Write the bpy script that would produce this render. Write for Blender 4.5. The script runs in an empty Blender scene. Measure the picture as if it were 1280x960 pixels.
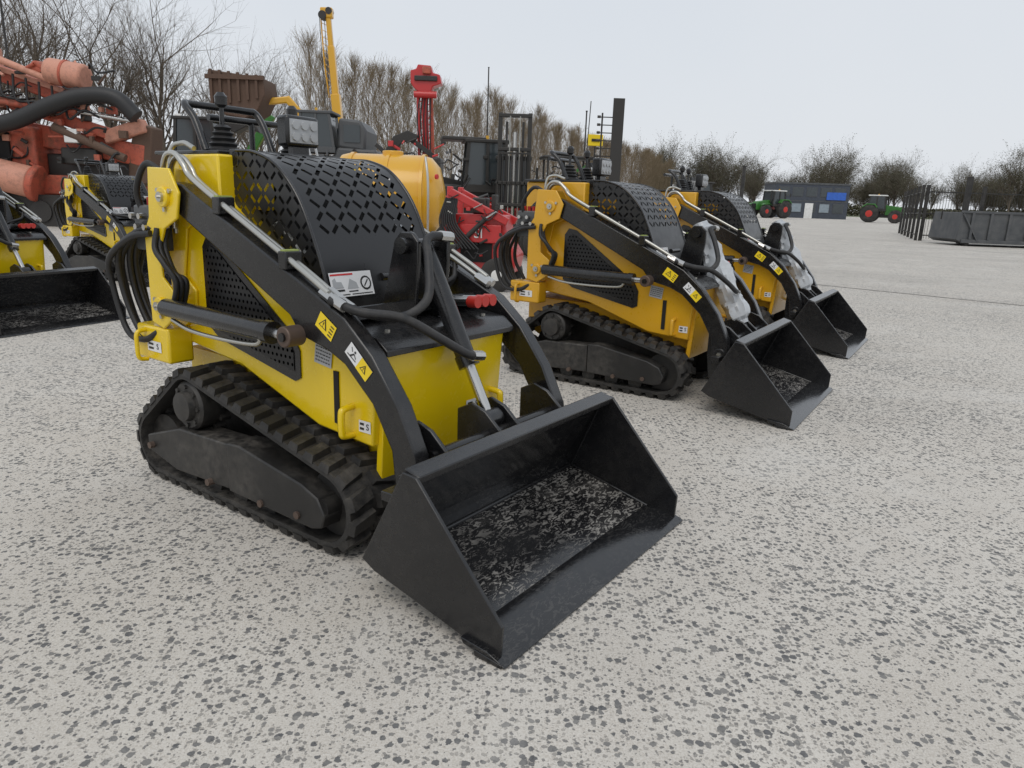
import bpy, bmesh, math, random
from mathutils import Vector, Matrix, noise
random.seed(7)
sc=bpy.context.scene
R=math.radians
# ------------------------------------------------------------------ node helpers
class NT:
    def __init__(s,nt): s.nt=nt
    def n(s,t,**k):
        o=s.nt.nodes.new(t)
        for a,b in k.items(): setattr(o,a,b)
        return o
    def l(s,a,b): s.nt.links.new(a,b)
    def put(s,sock,v):
        if isinstance(v,(int,float)): sock.default_value=v
        elif isinstance(v,tuple): sock.default_value=v
        else: s.l(v,sock)
    def m(s,op,a,b=None,c=None):
        o=s.n('ShaderNodeMath',operation=op); s.put(o.inputs[0],a)
        if b is not None: s.put(o.inputs[1],b)
        if c is not None: s.put(o.inputs[2],c)
        return o.outputs[0]
    def mix(s,f,a,b,bt='MIX'):
        o=s.n('ShaderNodeMix',data_type='RGBA',blend_type=bt); s.put(o.inputs[0],f); s.put(o.inputs[6],a); s.put(o.inputs[7],b); return o.outputs[2]
    def noise(s,vec,sc_,det=4,rough=.55,dist=0):
        o=s.n('ShaderNodeTexNoise'); o.inputs['Scale'].default_value=sc_; o.inputs['Detail'].default_value=det; o.inputs['Roughness'].default_value=rough; o.inputs['Distortion'].default_value=dist
        if vec is not None: s.l(vec,o.inputs['Vector'])
        return o.outputs[0]
    def ramp(s,f,a,b,lo=0.,hi=1.):
        o=s.n('ShaderNodeMapRange',clamp=True); s.put(o.inputs[0],f); o.inputs[1].default_value=a;o.inputs[2].default_value=b;o.inputs[3].default_value=lo;o.inputs[4].default_value=hi; return o.outputs[0]
def c4(c): return (c[0],c[1],c[2],1.)
MATS={}
def mat(name,col,rough=.5,metal=0,dust=.12,var=.12,bump=0.,bscale=60,coat=0.,dustcol=(.38,.34,.29),spec=.5,trans=0,rust=0.):
    if name in MATS: return MATS[name]
    m=bpy.data.materials.new(name); m.use_nodes=True; nt=m.node_tree; T=NT(nt)
    b=nt.nodes['Principled BSDF']
    tc=T.n('ShaderNodeTexCoord').outputs['Object']
    n1=T.noise(tc,3.2,5); n2=T.noise(tc,28,4,.65)
    base=T.mix(T.ramp(n1,.3,.7),c4([x*(1-var) for x in col]),c4([min(1,x*(1+var)) for x in col]))
    if rust>0:
        g=T.n('ShaderNodeNewGeometry').outputs['Position']
        base=T.mix(T.ramp(T.noise(g,2.6,6,.7),.5,.7,0,rust),base,(.16,.07,.04,1))
        base=T.mix(T.ramp(T.noise(g,7,5,.7),.52,.7,0,rust*.7),base,(.04,.03,.028,1))
    geo=T.n('ShaderNodeNewGeometry'); sp=T.n('ShaderNodeSeparateXYZ'); T.l(geo.outputs['Normal'],sp.inputs[0])
    up=T.ramp(sp.outputs[2],-.1,1.,.35,1.)
    d=T.m('MULTIPLY',T.m('MULTIPLY',T.ramp(n1,.35,.75),T.ramp(n2,.35,.75)),up)
    d=T.m('MULTIPLY',d,dust*2.5)
    T.l(T.mix(d,base,c4(dustcol)),b.inputs['Base Color'])
    T.l(T.ramp(T.m('ADD',T.m('MULTIPLY',n2,.5),T.m('MULTIPLY',d,.8)),0,1,max(.04,rough-.1),min(1,rough+.3)),b.inputs['Roughness'])
    b.inputs['Metallic'].default_value=metal
    b.inputs['Coat Weight'].default_value=coat; b.inputs['Coat Roughness'].default_value=.12
    b.inputs['Specular IOR Level'].default_value=spec
    if bump>0:
        bn=T.n('ShaderNodeBump'); bn.inputs['Strength'].default_value=bump; bn.inputs['Distance'].default_value=.004
        T.l(T.noise(tc,bscale,4),bn.inputs['Height']); T.l(bn.outputs[0],b.inputs['Normal'])
    MATS[name]=m; return m
def perf(name,kind,cell,umin,umax,vmin,vmax):
    if name in MATS: return MATS[name]
    m=bpy.data.materials.new(name); m.use_nodes=True; nt=m.node_tree; T=NT(nt)
    b=nt.nodes['Principled BSDF']; out=nt.nodes['Material Output']
    b.inputs['Base Color'].default_value=(.019,.019,.020,1)
    tc=T.n('ShaderNodeTexCoord').outputs['Object']
    T.l(T.ramp(T.noise(tc,14,5,.65),.3,.75,.25,.42),b.inputs['Roughness'])
    uv=T.n('ShaderNodeUVMap'); s=T.n('ShaderNodeSeparateXYZ'); T.l(uv.outputs[0],s.inputs[0])
    x,y=s.outputs[0],s.outputs[1]
    cx=T.m('DIVIDE',x,cell); cy=T.m('DIVIDE',y,cell)
    fx=T.m('SUBTRACT',T.m('SUBTRACT',cx,T.m('FLOOR',cx)),.5); fy=T.m('SUBTRACT',T.m('SUBTRACT',cy,T.m('FLOOR',cy)),.5)
    par=T.m('ABSOLUTE',T.m('MODULO',T.m('ADD',T.m('FLOOR',cx),T.m('FLOOR',cy)),2.))
    sg=T.m('SUBTRACT',T.m('MULTIPLY',par,2.),1.)
    sy=T.m('MULTIPLY',fy,sg)
    a=T.m('ABSOLUTE',T.m('MULTIPLY',T.m('ADD',fx,sy),.707)); c=T.m('ABSOLUTE',T.m('MULTIPLY',T.m('SUBTRACT',fx,sy),.707))
    mk_=T.m('MULTIPLY',T.m('LESS_THAN',a,.42),T.m('LESS_THAN',c,.15))
    for (v,lo,hi) in ((x,umin,umax),(y,vmin,vmax)):
        mk_=T.m('MULTIPLY',mk_,T.m('MULTIPLY',T.m('GREATER_THAN',v,lo),T.m('LESS_THAN',v,hi)))
    tr=T.n('ShaderNodeBsdfTransparent'); mx=T.n('ShaderNodeMixShader')
    T.l(mk_,mx.inputs[0]); T.l(b.outputs[0],mx.inputs[1]); T.l(tr.outputs[0],mx.inputs[2]); T.l(mx.outputs[0],out.inputs[0])
    MATS[name]=m; return m
# ------------------------------------------------------------------ mesh helpers
def mk(name,v,f,mt,par=None,bev=0,uv=None,sharp=35,mtx=None):
    me=bpy.data.meshes.new(name); me.from_pydata([tuple(p) for p in v],[],f)
    bm=bmesh.new(); bm.from_mesh(me); bmesh.ops.recalc_face_normals(bm,faces=bm.faces); bm.to_mesh(me); bm.free()
    me.materials.append(mt)
    for p in me.polygons: p.use_smooth=True
    me.set_sharp_from_angle(angle=R(sharp))
    if uv:
        ul=me.uv_layers.new(name='UVMap')
        for lp in me.loops: ul.data[lp.index].uv=uv(me.vertices[lp.vertex_index].co)
    o=bpy.data.objects.new(name,me); sc.collection.objects.link(o)
    if par: o.parent=par
    if mtx: o.matrix_local=mtx
    if bev:
        b=o.modifiers.new('b','BEVEL'); b.width=bev; b.segments=2; b.limit_method='ANGLE'; b.angle_limit=R(40)
    return o
def empty(name,loc=(0,0,0),rz=0,s=1):
    e=bpy.data.objects.new(name,None); sc.collection.objects.link(e); e.location=loc; e.rotation_euler=(0,0,rz); e.scale=(s,s,s); e.empty_display_size=.1; return e
def prism(name,pr,y0,y1,mt,par=None,bev=0,uv=None):
    n=len(pr); v=[(x,y0,z) for x,z in pr]+[(x,y1,z) for x,z in pr]
    f=[list(range(n)),list(range(2*n-1,n-1,-1))]+[[i,(i+1)%n,n+(i+1)%n,n+i] for i in range(n)]
    return mk(name,v,f,mt,par,bev,uv)
def box(name,x0,x1,y0,y1,z0,z1,mt,par=None,bev=0):
    return prism(name,[(x0,z0),(x1,z0),(x1,z1),(x0,z1)],y0,y1,mt,par,bev)
def frame(d):
    d=Vector(d).normalized(); a=Vector((0,0,1)) if abs(d.z)<.9 else Vector((1,0,0))
    u=d.cross(a).normalized(); return u,d.cross(u).normalized()
def cyl(name,p0,p1,r,mt,par=None,n=20,r1=None,bev=0):
    p0=Vector(p0);p1=Vector(p1);u,w=frame(p1-p0); r1=r if r1 is None else r1
    v=[p0+(u*math.cos(2*math.pi*i/n)+w*math.sin(2*math.pi*i/n))*r for i in range(n)]+[p1+(u*math.cos(2*math.pi*i/n)+w*math.sin(2*math.pi*i/n))*r1 for i in range(n)]
    f=[list(range(n)),list(range(2*n-1,n-1,-1))]+[[i,(i+1)%n,n+(i+1)%n,n+i] for i in range(n)]
    return mk(name,v,f,mt,par,bev)
def lathe(name,p0,d,prof,mt,par=None,n=24):
    p0=Vector(p0);d=Vector(d).normalized();u,w=frame(d);v=[];f=[]
    for (h,r) in prof:
        for i in range(n):
            a=2*math.pi*i/n; v.append(p0+d*h+(u*math.cos(a)+w*math.sin(a))*r)
    m=len(prof)
    for j in range(m-1):
        for i in range(n): f.append([j*n+i,j*n+(i+1)%n,(j+1)*n+(i+1)%n,(j+1)*n+i])
    f.append(list(range(n))); f.append([ (m-1)*n+i for i in range(n)][::-1])
    return mk(name,v,f,mt,par)
def catmull(P,sub=6):
    P=[Vector(p) for p in P]; Q=[P[0]*2-P[1]]+P+[P[-1]*2-P[-2]]; o=[]
    for i in range(1,len(Q)-2):
        a,b,c,d=Q[i-1:i+3]
        for k in range(sub):
            t=k/sub; o.append(.5*((2*b)+(c-a)*t+(2*a-5*b+4*c-d)*t*t+(3*b-a-3*c+d)*t**3))
    o.append(P[-1]); return o
def tube(name,P,r,mt,par=None,n=8,sub=6,smooth=True):
    P=catmull(P,sub) if smooth else [Vector(p) for p in P]
    v=[];f=[];u=None
    for i,p in enumerate(P):
        d=(P[min(i+1,len(P)-1)]-P[max(i-1,0)]).normalized()
        if u is None: u,_=frame(d)
        u=(u-d*u.dot(d)).normalized(); w=d.cross(u)
        for k in range(n):
            a=2*math.pi*k/n; v.append(p+(u*math.cos(a)+w*math.sin(a))*r)
    for i in range(len(P)-1):
        for k in range(n): f.append([i*n+k,i*n+(k+1)%n,(i+1)*n+(k+1)%n,(i+1)*n+k])
    f.append(list(range(n))); f.append([(len(P)-1)*n+k for k in range(n)])
    return mk(name,v,f,mt,par,sharp=60)
def beam(name,p0,p1,w,h,mt,par=None,bev=0,w1=None,h1=None):
    p0=Vector(p0);p1=Vector(p1);u,q=frame(p1-p0);w1=w1 or w;h1=h1 or h
    v=[p0+u*a*w/2+q*b*h/2 for a,b in((-1,-1),(1,-1),(1,1),(-1,1))]+[p1+u*a*w1/2+q*b*h1/2 for a,b in((-1,-1),(1,-1),(1,1),(-1,1))]
    return mk(name,v,[[0,1,2,3],[7,6,5,4]]+[[i,(i+1)%4,4+(i+1)%4,4+i] for i in range(4)],mt,par,bev)
def text(s,size,mt,par,mtx):
    c=bpy.data.curves.new('lettering','FONT'); c.body=s; c.size=size; c.extrude=.0006; c.align_x='CENTER'; c.align_y='CENTER'; c.materials.append(mt)
    o=bpy.data.objects.new('lettering',c); sc.collection.objects.link(o); o.parent=par; o.matrix_local=mtx; return o
SIDE=Matrix.Rotation(R(90),4,'X')
FRONT=Matrix.Rotation(R(90),4,'Z')@Matrix.Rotation(R(90),4,'X')
def decal(par,loc,rot,w,h,kind):
    M=Matrix.Translation(loc)@rot
    def poly(P,z,mt): mk('sticker',[(x,y,z) for x,y in P],[list(range(len(P)))],mt,par,mtx=M)
    def q(x0,x1,y0,y1,z,mt): poly([(x0,y0),(x1,y0),(x1,y1),(x0,y1)],z,mt)
    def tri(cx,cy,r,z,mt): poly([(cx-r*.87,cy-r*.5),(cx+r*.87,cy-r*.5),(cx,cy+r)],z,mt)
    def ln(a,b,t,z,mt):
        a=Vector(a);b=Vector(b);d=(b-a).normalized();n=Vector((-d.y,d.x))*t/2; poly([a-n,b-n,b+n,a+n],z,mt)
    z=.0015
    if kind=='warn':
        q(-w/2,w/2,-h/2,h/2,z,Lyel); tri(-w*.12,-h*.02,h*.42,z+.001,Lblk); tri(-w*.12,-h*.02,h*.3,z+.002,Lyel)
        text('!',h*.45,Lblk,par,M@Matrix.Translation((-w*.12,0,z+.003)))
        for i in range(4): q(w*.22,w*.42,h*(.3-.2*i)-.002,h*(.3-.2*i)+.002,z+.001,Lblk)
    elif kind=='combo':
        q(-w/2,w/2,-h/2,h/2,z,Lwht); q(w*.02,w/2,-h/2,h/2,z+.0008,Lyel)
        ln((-w*.42,-h*.32),(-w*.06,-h*.22),h*.07,z+.001,Lblk); ln((-w*.30,-h*.25),(-w*.22,h*.08),h*.11,z+.0012,Lblk); ln((-w*.22,h*.08),(-w*.10,-h*.08),h*.07,z+.0012,Lblk)
        poly([(-w*.22+math.cos(a*.785)*h*.09,h*.24+math.sin(a*.785)*h*.09) for a in range(8)],z+.0012,Lblk); ln((-w*.40,h*.3),(-w*.30,h*.1),h*.06,z+.0012,Lblk)
        tri(w*.25,0,h*.36,z+.0018,Lblk); tri(w*.25,0,h*.24,z+.0024,Lyel); text('!',h*.36,Lblk,par,M@Matrix.Translation((w*.25,h*.03,z+.003)))
    elif kind=='plate':
        q(-w/2,w/2,-h/2,h/2,z,Lgry)
        for i in range(5):
            y=h*(.35-.17*i); x=-w*.43
            while x<w*.4:
                L=random.uniform(.06,.16)*w; q(x,min(x+L,w*.43),y-h*.03,y+h*.03,z+.001,Lblk); x+=L+w*.04
    elif kind=='icons':
        q(-w/2,w/2,-h/2,h/2,z,Lwht)
        x=-w*.34; q(x-h*.3,x+h*.3,-h*.28,-h*.2,z+.001,Lblk); poly([(x-h*.25,-h*.15),(x+h*.28,-h*.15),(x+h*.2,h*.1),(x-h*.05,h*.12),(x-h*.1,h*.28),(x-h*.25,h*.2)],z+.001,Lgry)
        x=0; poly([(x-h*.3,-h*.2),(x+h*.3,-h*.2),(x+h*.22,h*.05),(x-h*.1,h*.22)],z+.001,Lgry); ln((x-h*.25,-h*.3),(x+h*.25,-h*.3),h*.05,z+.001,Lblk)
        x=w*.33; poly([(x+math.cos(a*.524)*h*.3,math.sin(a*.524)*h*.3) for a in range(12)],z+.001,Lblk); poly([(x+math.cos(a*.524)*h*.22,math.sin(a*.524)*h*.22) for a in range(12)],z+.0014,Lwht); ln((x-h*.12,-h*.14),(x+h*.12,h*.14),h*.06,z+.0018,Lblk)
        q(-w*.48,w*.05,h*.37,h*.44,z+.001,Lred); q(-w*.48,-w*.1,-h*.44,-h*.4,z+.001,Lblk); q(-w*.05,w*.45,-h*.44,-h*.4,z+.001,Lblk)
    else:
        q(-w/2,w/2,-h/2,h/2,z,Lwht); text(kind,h*.75,Lblk,par,M@Matrix.Translation((w*.25,0,z+.001)))
        q(-w*.4,-w*.05,h*.1,h*.3,z+.001,Lblk); q(-w*.4,-w*.05,-h*.3,-h*.1,z+.001,Lblk)
# ------------------------------------------------------------------ materials
Ye=mat('yellow_paint',(.84,.585,.004),.25,dust=.05,var=.03,coat=.6)
Ya=mat('amber_paint',(.72,.38,.012),.3,dust=.08,var=.04,coat=.4)
Bk=mat('black_paint',(.009,.009,.010),.26,dust=.045,var=.2,coat=.25,bump=.12,bscale=90)
Hs=mat('rubber_hose',(.014,.014,.015),.5,dust=.08,bump=.3,bscale=200)
Rb=mat('track_rubber',(.020,.019,.018),.65,dust=.26,var=.25,bump=.5,bscale=120)
Ch=mat('steel',(.55,.54,.52),.25,metal=1,dust=.05)
Gs=mat('galvanised_tube',(.50,.49,.45),.3,metal=.9,dust=.1)
Fr=mat('track_frame_paint',(.018,.017,.016),.5,dust=.22,var=.2)
In=mat('interior_dark',(.008,.008,.008),.8,dust=.02)
Rd=mat('red_paint',(.50,.02,.02),.35,dust=.12,coat=.3)
Sal=mat('faded_red_paint',(.48,.10,.055),.6,dust=.22,var=.3,dustcol=(.55,.32,.24),rust=.85)
Salp=mat('faded_pink_paint',(.62,.28,.19),.6,dust=.3,var=.2,dustcol=(.62,.48,.4),rust=.45)
Rs=mat('rusty_steel',(.10,.055,.035),.8,dust=.3,var=.5)
Gy=mat('dark_grey_paint',(.07,.075,.08),.5,dust=.25)
Gl=mat('window_glass',(.03,.04,.045),.06,dust=.03,spec=.8)
Gn=mat('green_paint',(.035,.17,.025),.4,dust=.1)
Wh=mat('white_paint',(.75,.75,.73),.4,dust=.1)
Tr=mat('tyre',(.02,.02,.02),.85,dust=.3)
Wr=mat('plastic_wrap',(.50,.52,.54),.2,dust=.0,var=.3,bump=1.,bscale=25)
Lyel=mat('label_yellow',(.9,.65,.02),.4,dust=0);Lblk=mat('label_black',(.02,.02,.02),.5,dust=0);Lwht=mat('label_white',(.78,.78,.78),.4,dust=.05)
Lgry=mat('label_grey',(.42,.43,.44),.35,dust=0);Lred=mat('label_red',(.6,.03,.03),.4,dust=0);Lblu=mat('sign_blue',(.03,.12,.5),.4,dust=0)
Grn=mat('clamp_green',(.35,.42,.12),.5,dust=0)
Brk=mat('tree_bark',(.13,.105,.08),.9,dust=0,var=.3)
Brp=mat('poplar_bark',(.21,.16,.10),.9,dust=0,var=.3)
Hed=mat('hedge_leaf',(.10,.095,.055),.8,dust=0,var=.4)
Bud=mat('bud_leaf',(.25,.19,.105),.8,dust=0,var=.3)
Lred2=mat('red_plastic',(.5,.03,.02),.4,dust=.05)
Rs2=mat('bronze_eye',(.14,.10,.08),.5,metal=.5,dust=.1)
HT=perf('perforated_hood_top','slot',.048,-.24,.24,.048,.53)
HS=perf('perforated_hood_side','slot',.040,-9,9,-9,9)
def bucket_mat(name,amt):
    m=mat(name,(.009,.009,.010),.3,dust=.0,var=.2,coat=.25,bump=.15,bscale=40); nt=m.node_tree;T=NT(nt);b=nt.nodes['Principled BSDF']
    tc=T.n('ShaderNodeTexCoord').outputs['Object']
    mp=T.n('ShaderNodeMapping'); T.l(tc,mp.inputs[0]); mp.inputs['Scale'].default_value=(1,.42,1); mp.inputs['Rotation'].default_value=(0,0,R(12))
    big=T.noise(mp.outputs[0],5,5,.6); sm=T.noise(mp.outputs[0],62,4,.65,1.6); fin=T.noise(tc,260,2,.6)
    k=T.m('MULTIPLY',T.m('MULTIPLY',T.ramp(big,.36,.54),T.ramp(sm,.52,.57)),amt)
    k=T.m('ADD',k,T.m('MULTIPLY',T.ramp(big,.50,.72),amt*.25))
    k=T.m('ADD',k,T.m('MULTIPLY',T.ramp(fin,.62,.72),amt*.25))
    T.l(T.mix(k,(.009,.009,.010,1),(.40,.375,.34,1)),b.inputs['Base Color'])
    T.l(T.ramp(k,0,.5,.16,.85),b.inputs['Roughness']); return m
Bi=bucket_mat('bucket_inner',.07); Bf=bucket_mat('bucket_floor_paint',.6)
# ------------------------------------------------------------------ loader
def hull(P):
    P=sorted(P)
    def half(P):
        h=[]
        for p in P:
            while len(h)>1 and (h[-1][0]-h[-2][0])*(p[1]-h[-2][1])-(h[-1][1]-h[-2][1])*(p[0]-h[-2][0])<=0: h.pop()
            h.append(p)
        return h
    a=half(P);b=half(P[::-1]); return a[:-1]+b[:-1]
WH=[(-1.83,.158,.13),(-.80,.165,.137),(-1.575,.362,.125)]
def track(par,y0,y1,sgn):
    pts=[]
    for cx,cz,r in WH:
        for i in range(40):
            a=2*math.pi*i/40; pts.append((cx+math.cos(a)*r,cz+math.sin(a)*r))
    H=hull(pts); L=[0]
    for i in range(len(H)):
        a,b=H[i],H[(i+1)%len(H)]; L.append(L[-1]+math.hypot(b[0]-a[0],b[1]-a[1]))
    tot=L[-1]
    def at(s):
        s%=tot
        for i in range(len(H)):
            if L[i+1]>=s:
                a,b=H[i],H[(i+1)%len(H)];t=(s-L[i])/max(1e-9,L[i+1]-L[i]); return Vector((a[0]+(b[0]-a[0])*t,a[1]+(b[1]-a[1])*t))
        return Vector(H[0])
    def nr(s):
        d=at(s+.02)-at(s-.02); d.normalize(); return Vector((d.y,-d.x)),d
    v=[];f=[];N=120
    for i in range(N):
        s=tot*i/N;p=at(s);n,_=nr(s)
        for off in (0,-.02):
            q=p+n*off
            for y in (y0,y1): v.append((q.x,y,q.y))
    for i in range(N):
        a=4*i;b=4*((i+1)%N)
        f+=[[a,a+1,b+1,b],[a+2,b+2,b+3,a+3],[a,b,b+2,a+2],[a+1,a+3,b+3,b+1]]
    K=int(tot/.078);w=y1-y0
    for k in range(K):
        for j,(ya,yb,ds) in enumerate(((y0-.004,y0+w*.46,0),(y1-w*.46,y1+.004,.039))):
            s=tot*k/K+ds; base=len(v)
            for hgt,sh in ((-.004,1),(.022,.72)):
                for (dd,yy,sk) in ((-.026,ya,0),(.026,ya,0),(.026,yb,.012 if j==0 else 0),(-.026,yb,.012 if j==0 else 0)):
                    ym=(ya+yb)/2; y_=ym+(yy-ym)*(1 if hgt<0 else .86)
                    kk=.02 if (yy==yb)==(j==0) else 0
                    p=at(s+dd*sh+kk);n,_=nr(s+dd*sh+kk);q=p+n*hgt
                    v.append((q.x,y_,q.y))
            b=base
            f+=[[b+4,b+5,b+6,b+7]]+[[b+i,b+(i+1)%4,b+4+(i+1)%4,b+4+i] for i in range(4)]
        s=tot*k/K; base=len(v)   # inner drive lugs
        ym=(y0+y1)/2
        for hgt,sh in ((-.018,1),(-.05,.5)):
            for (dd,yy) in ((-.018,-.03),(.018,-.03),(.018,.03),(-.018,.03)):
                p=at(s+dd*sh);n,_=nr(s+dd*sh);q=p+n*hgt; v.append((q.x,ym+yy*sh,q.y))
        b=base; f+=[[b+4,b+5,b+6,b+7]]+[[b+i,b+(i+1)%4,b+4+(i+1)%4,b+4+i] for i in range(4)]
    mk('rubber_track',v,f,Rb,par,sharp=25)
    o=y0 if sgn<0 else y1      # outer face
    i_=y1 if sgn<0 else y0
    yc=(y0+y1)/2
    for cx,cz,r in WH[:2]:
        cyl('idler_wheel',(cx,yc-.05,cz),(cx,yc+.05,cz),r-.024,Fr,par,28)
        cyl('idler_hub',(cx,o+sgn*.004,cz),(cx,yc,cz),.035,Fr,par)
    for i in range(5):
        x=-1.63+i*.165; cyl('roller',(x,o-sgn*.03,.075),(x,i_+sgn*.03,.075),.045,Fr,par)
    cx,cz,r=WH[2]; n=44
    pr=[(cx+math.cos(2*math.pi*i/n)*(r-.015 if i%4<2 else r-.045),cz+math.sin(2*math.pi*i/n)*(r-.015 if i%4<2 else r-.045)) for i in range(n)]
    prism('drive_sprocket',pr,yc-.02,yc+.02,Fr,par)
    lathe('drive_motor',(cx,yc,cz),(0,sgn,0),[(0,.095),(.09,.095),(.10,.085),(.10,.06),(.125,.055),(.13,.02)],Fr,par,28)
    for i in range(8):
        a=2*math.pi*i/8; p=(cx+.075*math.cos(a),0,cz+.075*math.sin(a)); cyl('bolt',(p[0],yc+sgn*.095,p[2]),(p[0],yc+sgn*.108,p[2]),.009,Fr,par,6)
    a,b=sorted((o+sgn*.012,yc))
    prism('track_frame',[(-1.86,.13),(-1.86,.19),(-1.62,.265),(-1.30,.275),(-1.295,.10),(-1.66,.085)],a,b,Fr,par,.006)
    a,b=sorted((o+sgn*.022,yc))
    prism('track_guard',[(-1.29,.10),(-1.29,.285),(-1.22,.29),(-.88,.235),(-.80,.205),(-.765,.15),(-.78,.105),(-.83,.09)],a,b,Fr,par,.006)
    for x,z in ((-1.82,.155),(-1.42,.10),(-1.10,.105),(-.9,.12)): cyl('bolt',(x,o+sgn*.0,z),(x,o+sgn*.030,z),.014,Rs2,par,8)
    a,b=sorted((i_,i_-sgn*.04)); 
    prism('inner_frame',[(-1.86,.12),(-1.70,.44),(-1.45,.44),(-.8,.24),(-.8,.1)],a,b,Fr,par)
def loader(loc,ang,Y,wrap=False,name='mini_track_loader'):
    P=empty(name,(loc[0],loc[1],0),R(ang))
    track(P,-.455,-.245,-1); track(P,.245,.455,1)
    # body
    prism('body',[(-1.71,1.29),(-1.45,1.29),(-1.45,1.12),(-1.0,.80),(-.90,.765),(-.89,.73),(-.66,.70),(-.66,.67),(-.685,.37),(-.95,.39),(-1.38,.535),(-1.70,.575),(-1.97,.52),(-1.97,.60),(-1.84,.66),(-1.80,.95),(-1.71,1.02)],-.335,.335,Y,P,.008)
    prism('lower_body',[(-.70,.24),(-.69,.50),(-1.9,.52),(-1.9,.30),(-1.7,.2)],-.232,.232,Y,P,.006)
    prism('front_plate',[(-.700,.25),(-.672,.25),(-.645,.70),(-.67,.70)],-.31,.31,Y,P,.004)
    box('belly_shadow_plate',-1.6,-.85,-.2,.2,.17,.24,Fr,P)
    for s in (-1,1):
        y=s*.337; a,b=sorted((y,y+s*.004))
        prism('side_mesh_frame',[(-1.575,.96),(-1.545,1.0),(-1.49,.99),(-1.06,.69),(-1.03,.64),(-1.03,.545),(-1.06,.53),(-1.50,.62),(-1.575,.67)],a,b,Bk,P,.0)
        a2=y+s*.007
        q=[(-1.55,.94),(-1.52,.965),(-1.48,.95),(-1.08,.67),(-1.06,.63),(-1.06,.565),(-1.49,.65),(-1.55,.70)]
        mk('side_mesh',[(x,a2,z) for x,z in q],[list(range(8))],HMs,P)
        a,b=sorted((y,y+s*.003)); prism('slot',[(-.862,.42),(-.838,.42),(-.838,.60),(-.862,.60)],a,b,In,P)
    # hood
    C=catmull([(-1.425,0,1.305),(-1.32,0,1.298),(-1.20,0,1.255),(-1.09,0,1.15),(-1.01,0,1.0),(-.965,0,.88),(-.945,0,.785)],6)
    W=.275;v=[];f=[];S=[0]
    for i in range(1,len(C)): S.append(S[-1]+(C[i]-C[i-1]).length)
    for p in C: v+=[(p.x,-W,p.z),(p.x,W,p.z)]
    sv={round(p.x*1000):S[i] for i,p in enumerate(C)}
    for i in range(len(C)-1): f.append([2*i,2*i+1,2*i+3,2*i+2])
    mk('hood_top',v,f,HT,P,uv=lambda co:(co.y,sv.get(round(co.x*1000),0)))
    for s in (-1,1):
        q=[(p.x,s*W,p.z) for p in C]+[(-.99,s*W,.78),(-1.45,s*W,1.10),(-1.45,s*W,1.30)]
        mk('hood_side',q,[list(range(len(q)))],HS,P,uv=lambda co:(co.x,co.z))
        tube('hood_edge',[(p.x,s*W,p.z) for p in C],.006,Bk,P,6,1,False)
    prism('hood_back',[(-1.47,1.25),(-1.42,1.25),(-1.42,1.31),(-1.47,1.31)],-W,W,Bk,P,.003)
    prism('dark_hood_fill',[(-1.42,.85),(-1.42,1.25),(-1.28,1.24),(-1.17,1.13),(-1.07,.95),(-1.03,.82)],-.225,.235,In,P,.02); box('engine_cover',-1.40,-1.27,-.25,-.23,1.1,1.2,Y,P,.01)  # added black filler block: interior shade behind the hood slots is its colour
    cyl('air_filter',(-1.25,-.245,1.05),(-1.1,-.245,.95),.02,Gs,P)
    cyl('hood_handle',(-.962,-.02,.88),(-.962,.12,.88),.014,Bk,P); cyl('hood_handle',(-.944,.14,.80),(-.944,.24,.80),.014,Bk,P)
    decal(P,(-.957,-.165,.865),Matrix.Rotation(R(-17),4,'Y')@FRONT,.19,.085,'icons')
    # arms
    top=[(-1.67,1.17),(-1.62,1.19),(-1.56,1.18),(-.86,.865),(-.72,.80),(-.60,.70),(-.49,.56),(-.42,.42),(-.40,.28)]
    bot=[(-.50,.26),(-.52,.42),(-.60,.55),(-.72,.655),(-.80,.69),(-.93,.72),(-.98,.78),(-1.60,1.08),(-1.66,1.10)]
    for s in (-1,1):
        a,b=sorted((s*.355,s*.415)); prism('lift_arm',top+bot,a,b,Bk,P,.006)
        prism('pivot_plate',[(-1.74,1.24),(-1.60,1.235),(-1.545,1.15),(-1.57,1.06),(-1.66,1.02),(-1.70,.95),(-1.70,.84),(-1.63,.79),(-1.64,.69),(-1.72,.64),(-1.80,.66),(-1.80,1.0),(-1.76,1.06)],*sorted((s*.425,s*.437)),Y,P,.004)
        prism('pivot_plate_inner',[(-1.74,1.24),(-1.60,1.235),(-1.545,1.15),(-1.57,1.06),(-1.66,1.02),(-1.70,.84),(-1.63,.79),(-1.64,.69),(-1.72,.64),(-1.80,.66),(-1.80,1.0)],*sorted((s*.336,s*.348)),Y,P,.004)
        box('rear_skirt',-1.93,-1.70,*sorted((s*.33,s*.435)),.50,.64,Y,P,.01)
        for (x,z,r) in ((-1.635,1.135,.036),(-1.72,.73,.034)):
            cyl('pin_boss',(x,s*.33,z),(x,s*.452,z),r,Y,P,24,bev=.004); cyl('pin',(x,s*.45,z),(x,s*.462,z),r*.5,Gs,P,16)
            cyl('grease_nipple',(x,s*.46,z),(x,s*.47,z),.006,Ch,P,6)
            for k in range(3):
                an=2.1*k+.5; cyl('bolt',(x+math.cos(an)*r*1.25,s*.437,z+math.sin(an)*r*1.25),(x+math.cos(an)*r*1.25,s*.446,z+math.sin(an)*r*1.25),.009,Gs,P,6)
        yc=s*.395
        cyl('cylinder_eye',(-1.72,yc-.02,.73),(-1.72,yc+.02,.73),.035,Bk,P)
        yc=s*.455
        cyl('lift_cylinder',(-1.66,yc,.732),(-1.02,yc,.722),.034,Bk,P,24,bev=.003)
        cyl('cylinder_collar',(-1.05,yc,.722),(-1.015,yc,.721),.038,Bk,P,24)
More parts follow.
